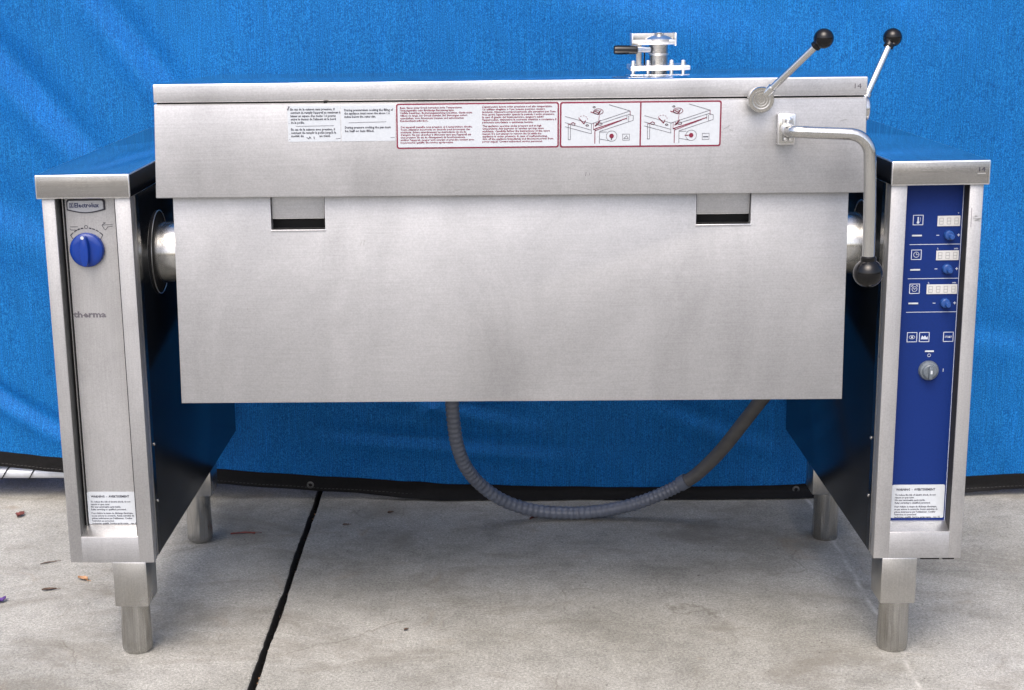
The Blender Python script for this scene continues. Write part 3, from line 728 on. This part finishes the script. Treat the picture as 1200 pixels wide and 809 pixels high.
# ---- safety valve on the lid
vx, vy = .2855, .35; T0 = 1.0345
m = MB()
m.cyl((vx, vy, T0 - .006), (vx, vy, 1.088), .0175, M_leg, 40, .001)
m.lathe([(.0182, 0), (.0192, .001), (.0192, .003), (.0182, .004)], (vx, vy, 1.0645), (0, 0, 1), M_edge, 40)
m.lathe([(.022, 0), (.026, .002), (.026, .006), (.022, .009), (.012, .0125), (.0005, .0135)], (vx + .001, vy, 1.088), (0, 0, 1), M_edge, 40)
m.cyl((vx + .001, vy, 1.1015), (vx + .001, vy, 1.106), .009, M_pol, 24, .001)
val = m.build('safety_valve', APP)
m = MB(); m.box(.2305, .3400, vy - .045, vy + .045, 1.0385, 1.0475, M_edge, bevel=.0018); m.build('flange', val)
for x in (.2360, .2640, .3075, .3280):
    m = MB(); y = vy - .034 if x in (.2360, .3280) else vy - .026
    m.cyl((x, y, T0 - .006), (x, y, 1.053), .0034, M_edge, 14)
    m.lathe([(.0050, 0), (.0050, .004), (.0038, .0045), (.0042, .0065), (.0034, .0090), (.0004, .0100)], (x, y, 1.0475), (0, 0, 1), M_edge, 6 * 3); m.build('bolt', val)
m = MB(); m.box(.2370, .3140, vy + .012, vy + .015, 1.084, 1.1045, M_grey, bevel=.0008)
m.box(.2340, .2372, vy - .020, vy + .020, 1.082, 1.1055, M_edge, bevel=.0008); m.box(.3135, .3167, vy - .020, vy + .020, 1.082, 1.1055, M_edge, bevel=.0008)
m.box(.2370, .3135, vy - .020, vy - .0175, 1.0845, 1.0935, M_edge, bevel=.0006)
m.box(.2440, .2540, vy - .004, vy + .004, 1.0475, 1.085, M_grey, bevel=.001); m.box(.2575, .2600, vy - .012, vy - .008, 1.0475, 1.080, M_black)
m.build('bracket', val)
m = MB(); m.lathe([(.0065, 0), (.0082, .002), (.0088, .008), (.0080, .040), (.0076, .043), (.004, .045)], (.2000, vy - .03, 1.0770), (1, 0, -.02), M_black, 12)
m.cyl((.240, vy - .03, 1.0762), (.268, vy - .014, 1.0755), .0052, M_edge, 18, .001); m.build('grip', val)

# ---- drain hose
H = [(-.128, .56, .50), (-.124, .59, .42), (-.120, .62, .345), (-.117, .64, .28), (-.110, .66, .218), (-.093, .69, .160), (-.062, .725, .108), (-.012, .76, .058), (.055, .785, .026), (.127, .79, .0165), (.195, .792, .0175), (.264, .79, .030), (.320, .783, .050), (.368, .772, .076), (.405, .762, .100)]
C = catmull(H, 26)
P2 = [C[0]]
for p in C[1:]:
    if (p - P2[-1]).length >= .0009: P2.append(p)
m = MB(); m.tube(P2, .0145, M_hose, 20, rfun=lambda k: .0146 + .0010 * math.sin(k * 2 * PI / 5)); hose = m.build('drain_hose', APP, angle=75)
m = MB(); m.tube(catmull([(.396, .765, .094), (.422, .753, .116), (.452, .735, .153), (.480, .71, .197), (.515, .675, .262), (.549, .640, .326), (.60, .58, .42), (.66, .52, .53)], 8), .0150, M_sleeve, 20); m.build('pipe_sleeve', hose)
m = MB(); m.tube([(.390, .767, .091), (.404, .7605, .102)], .0172, M_hose, 20); m.build('hose_clamp', hose)

# ------------------------------------------------------------ litter on the pavement
def leafmat(nm, c): return plain(nm, c, .7, 0, .35, 90, .5)
LM = {'red': leafmat('red_leaf', (.13, .035, .03)), 'tan': leafmat('tan_leaf', (.34, .19, .10)), 'brown': leafmat('brown_leaf', (.07, .04, .025)), 'purple': leafmat('purple_petal', (.06, .02, .16))}
def leaf(x, y, L_, W_, rot, col, label, cat='leaf', curl=.3, name='dead_leaf'):
    bm = bmesh.new(); n = 10; R_ = random.Random(int(x * 1000)); rows = []
    for k in range(n + 1):
        t = k / n; hw = W_ / 2 * math.sin(PI * min(1, max(0.02, t ** .85))) * (1 + .25 * R_.uniform(-1, 1)); z = .0015 + curl * L_ * .5 * (2 * t - 1) ** 2 * .5
        cx = .12 * L_ * math.sin(PI * t)
        rows.append([bm.verts.new(((t - .5) * L_, cx + s2 * hw, z + abs(s2) * W_ * .30 * (1 + .3 * R_.uniform(-1, 1)))) for s2 in (-1, -.5, 0, .5, 1)])
    for a, b in zip(rows, rows[1:]):
        for k in range(4): bm.faces.new((a[k], b[k], b[k + 1], a[k + 1]))
    bmesh.ops.recalc_face_normals(bm, faces=bm.faces[:])
    bmesh.ops.solidify(bm, geom=bm.faces[:], thickness=.0006)
    t = MB(); t.mi(LM[col]); t.merge(bm)
    t.tube([(.45 * L_, .0, .003), (.62 * L_, .05 * L_, .004), (.78 * L_, .02 * L_, .003)], .0006, LM[col], 6)
    o = t.build(name); o.location = (x, y, 0.0); o.rotation_euler = (0, 0, rot)
    return tag(o, label, cat)
leaf(-1.148, .835, .030, .020, 1.3, 'red', 'curled reddish brown leaf nearest the left edge below the white pipe')
leaf(-.894, .420, .028, .016, -.5, 'tan', 'pale orange tan leaf on the concrete left of the front leg')
leaf(-.950, .363, .030, .010, .2, 'brown', 'dark brown narrow leaf just below the tan leaf', curl=.2)
leaf(-.995, .520, .036, .004, .5, 'brown', 'thin brown twig on the concrete above the tan leaf', 'twig', .1, 'twig')
leaf(-.600, .700, .055, .007, .12, 'red', 'long narrow red leaf lying by the left rear foot', curl=.15)
leaf(.065, .800, .034, .007, .55, 'red', 'small narrow red leaf under the hanging hose', curl=.15)
leaf(-.275, .842, .012, .009, .3, 'brown', 'tiny dark seed bit near the tarp right of the joint', 'debris', .3, 'plant_debris')
leaf(-.371, .757, .015, .007, .1, 'brown', 'small grey brown leaf bit beside the pavement joint', 'debris', .3, 'plant_debris')
leaf(-.200, .150, .010, .008, .8, 'brown', 'lone dark crumb on open concrete in the foreground', 'debris', .3, 'plant_debris')
leaf(-1.030, .300, .022, .018, .9, 'purple', 'crumpled purple petal cut off by the left edge', 'petal', .8, 'petal')
# grit and bits in the joint, uncountable
m = MB(); R_ = random.Random(3)
for k in range(260):
    y = R_.uniform(-.3, .92); x = -.4585 + R_.uniform(-.004, .004); r = R_.uniform(.001, .0028)
    m.lathe([(r * .5, 0), (r, r * .6), (r * .5, r * 1.3)], (x, y, -.034 + R_.uniform(0, .018)), (R_.uniform(-1, 1), R_.uniform(-1, 1), 1), [M_soil, LM['brown'], M_soil, LM['tan'] if k % 3 == 0 else M_soil, M_soil][k % 5], 5)
tag(m.build('joint_grit', smooth=False), 'dark grit and leaf crumbs packed in the pavement joint', 'grit', kind='stuff')
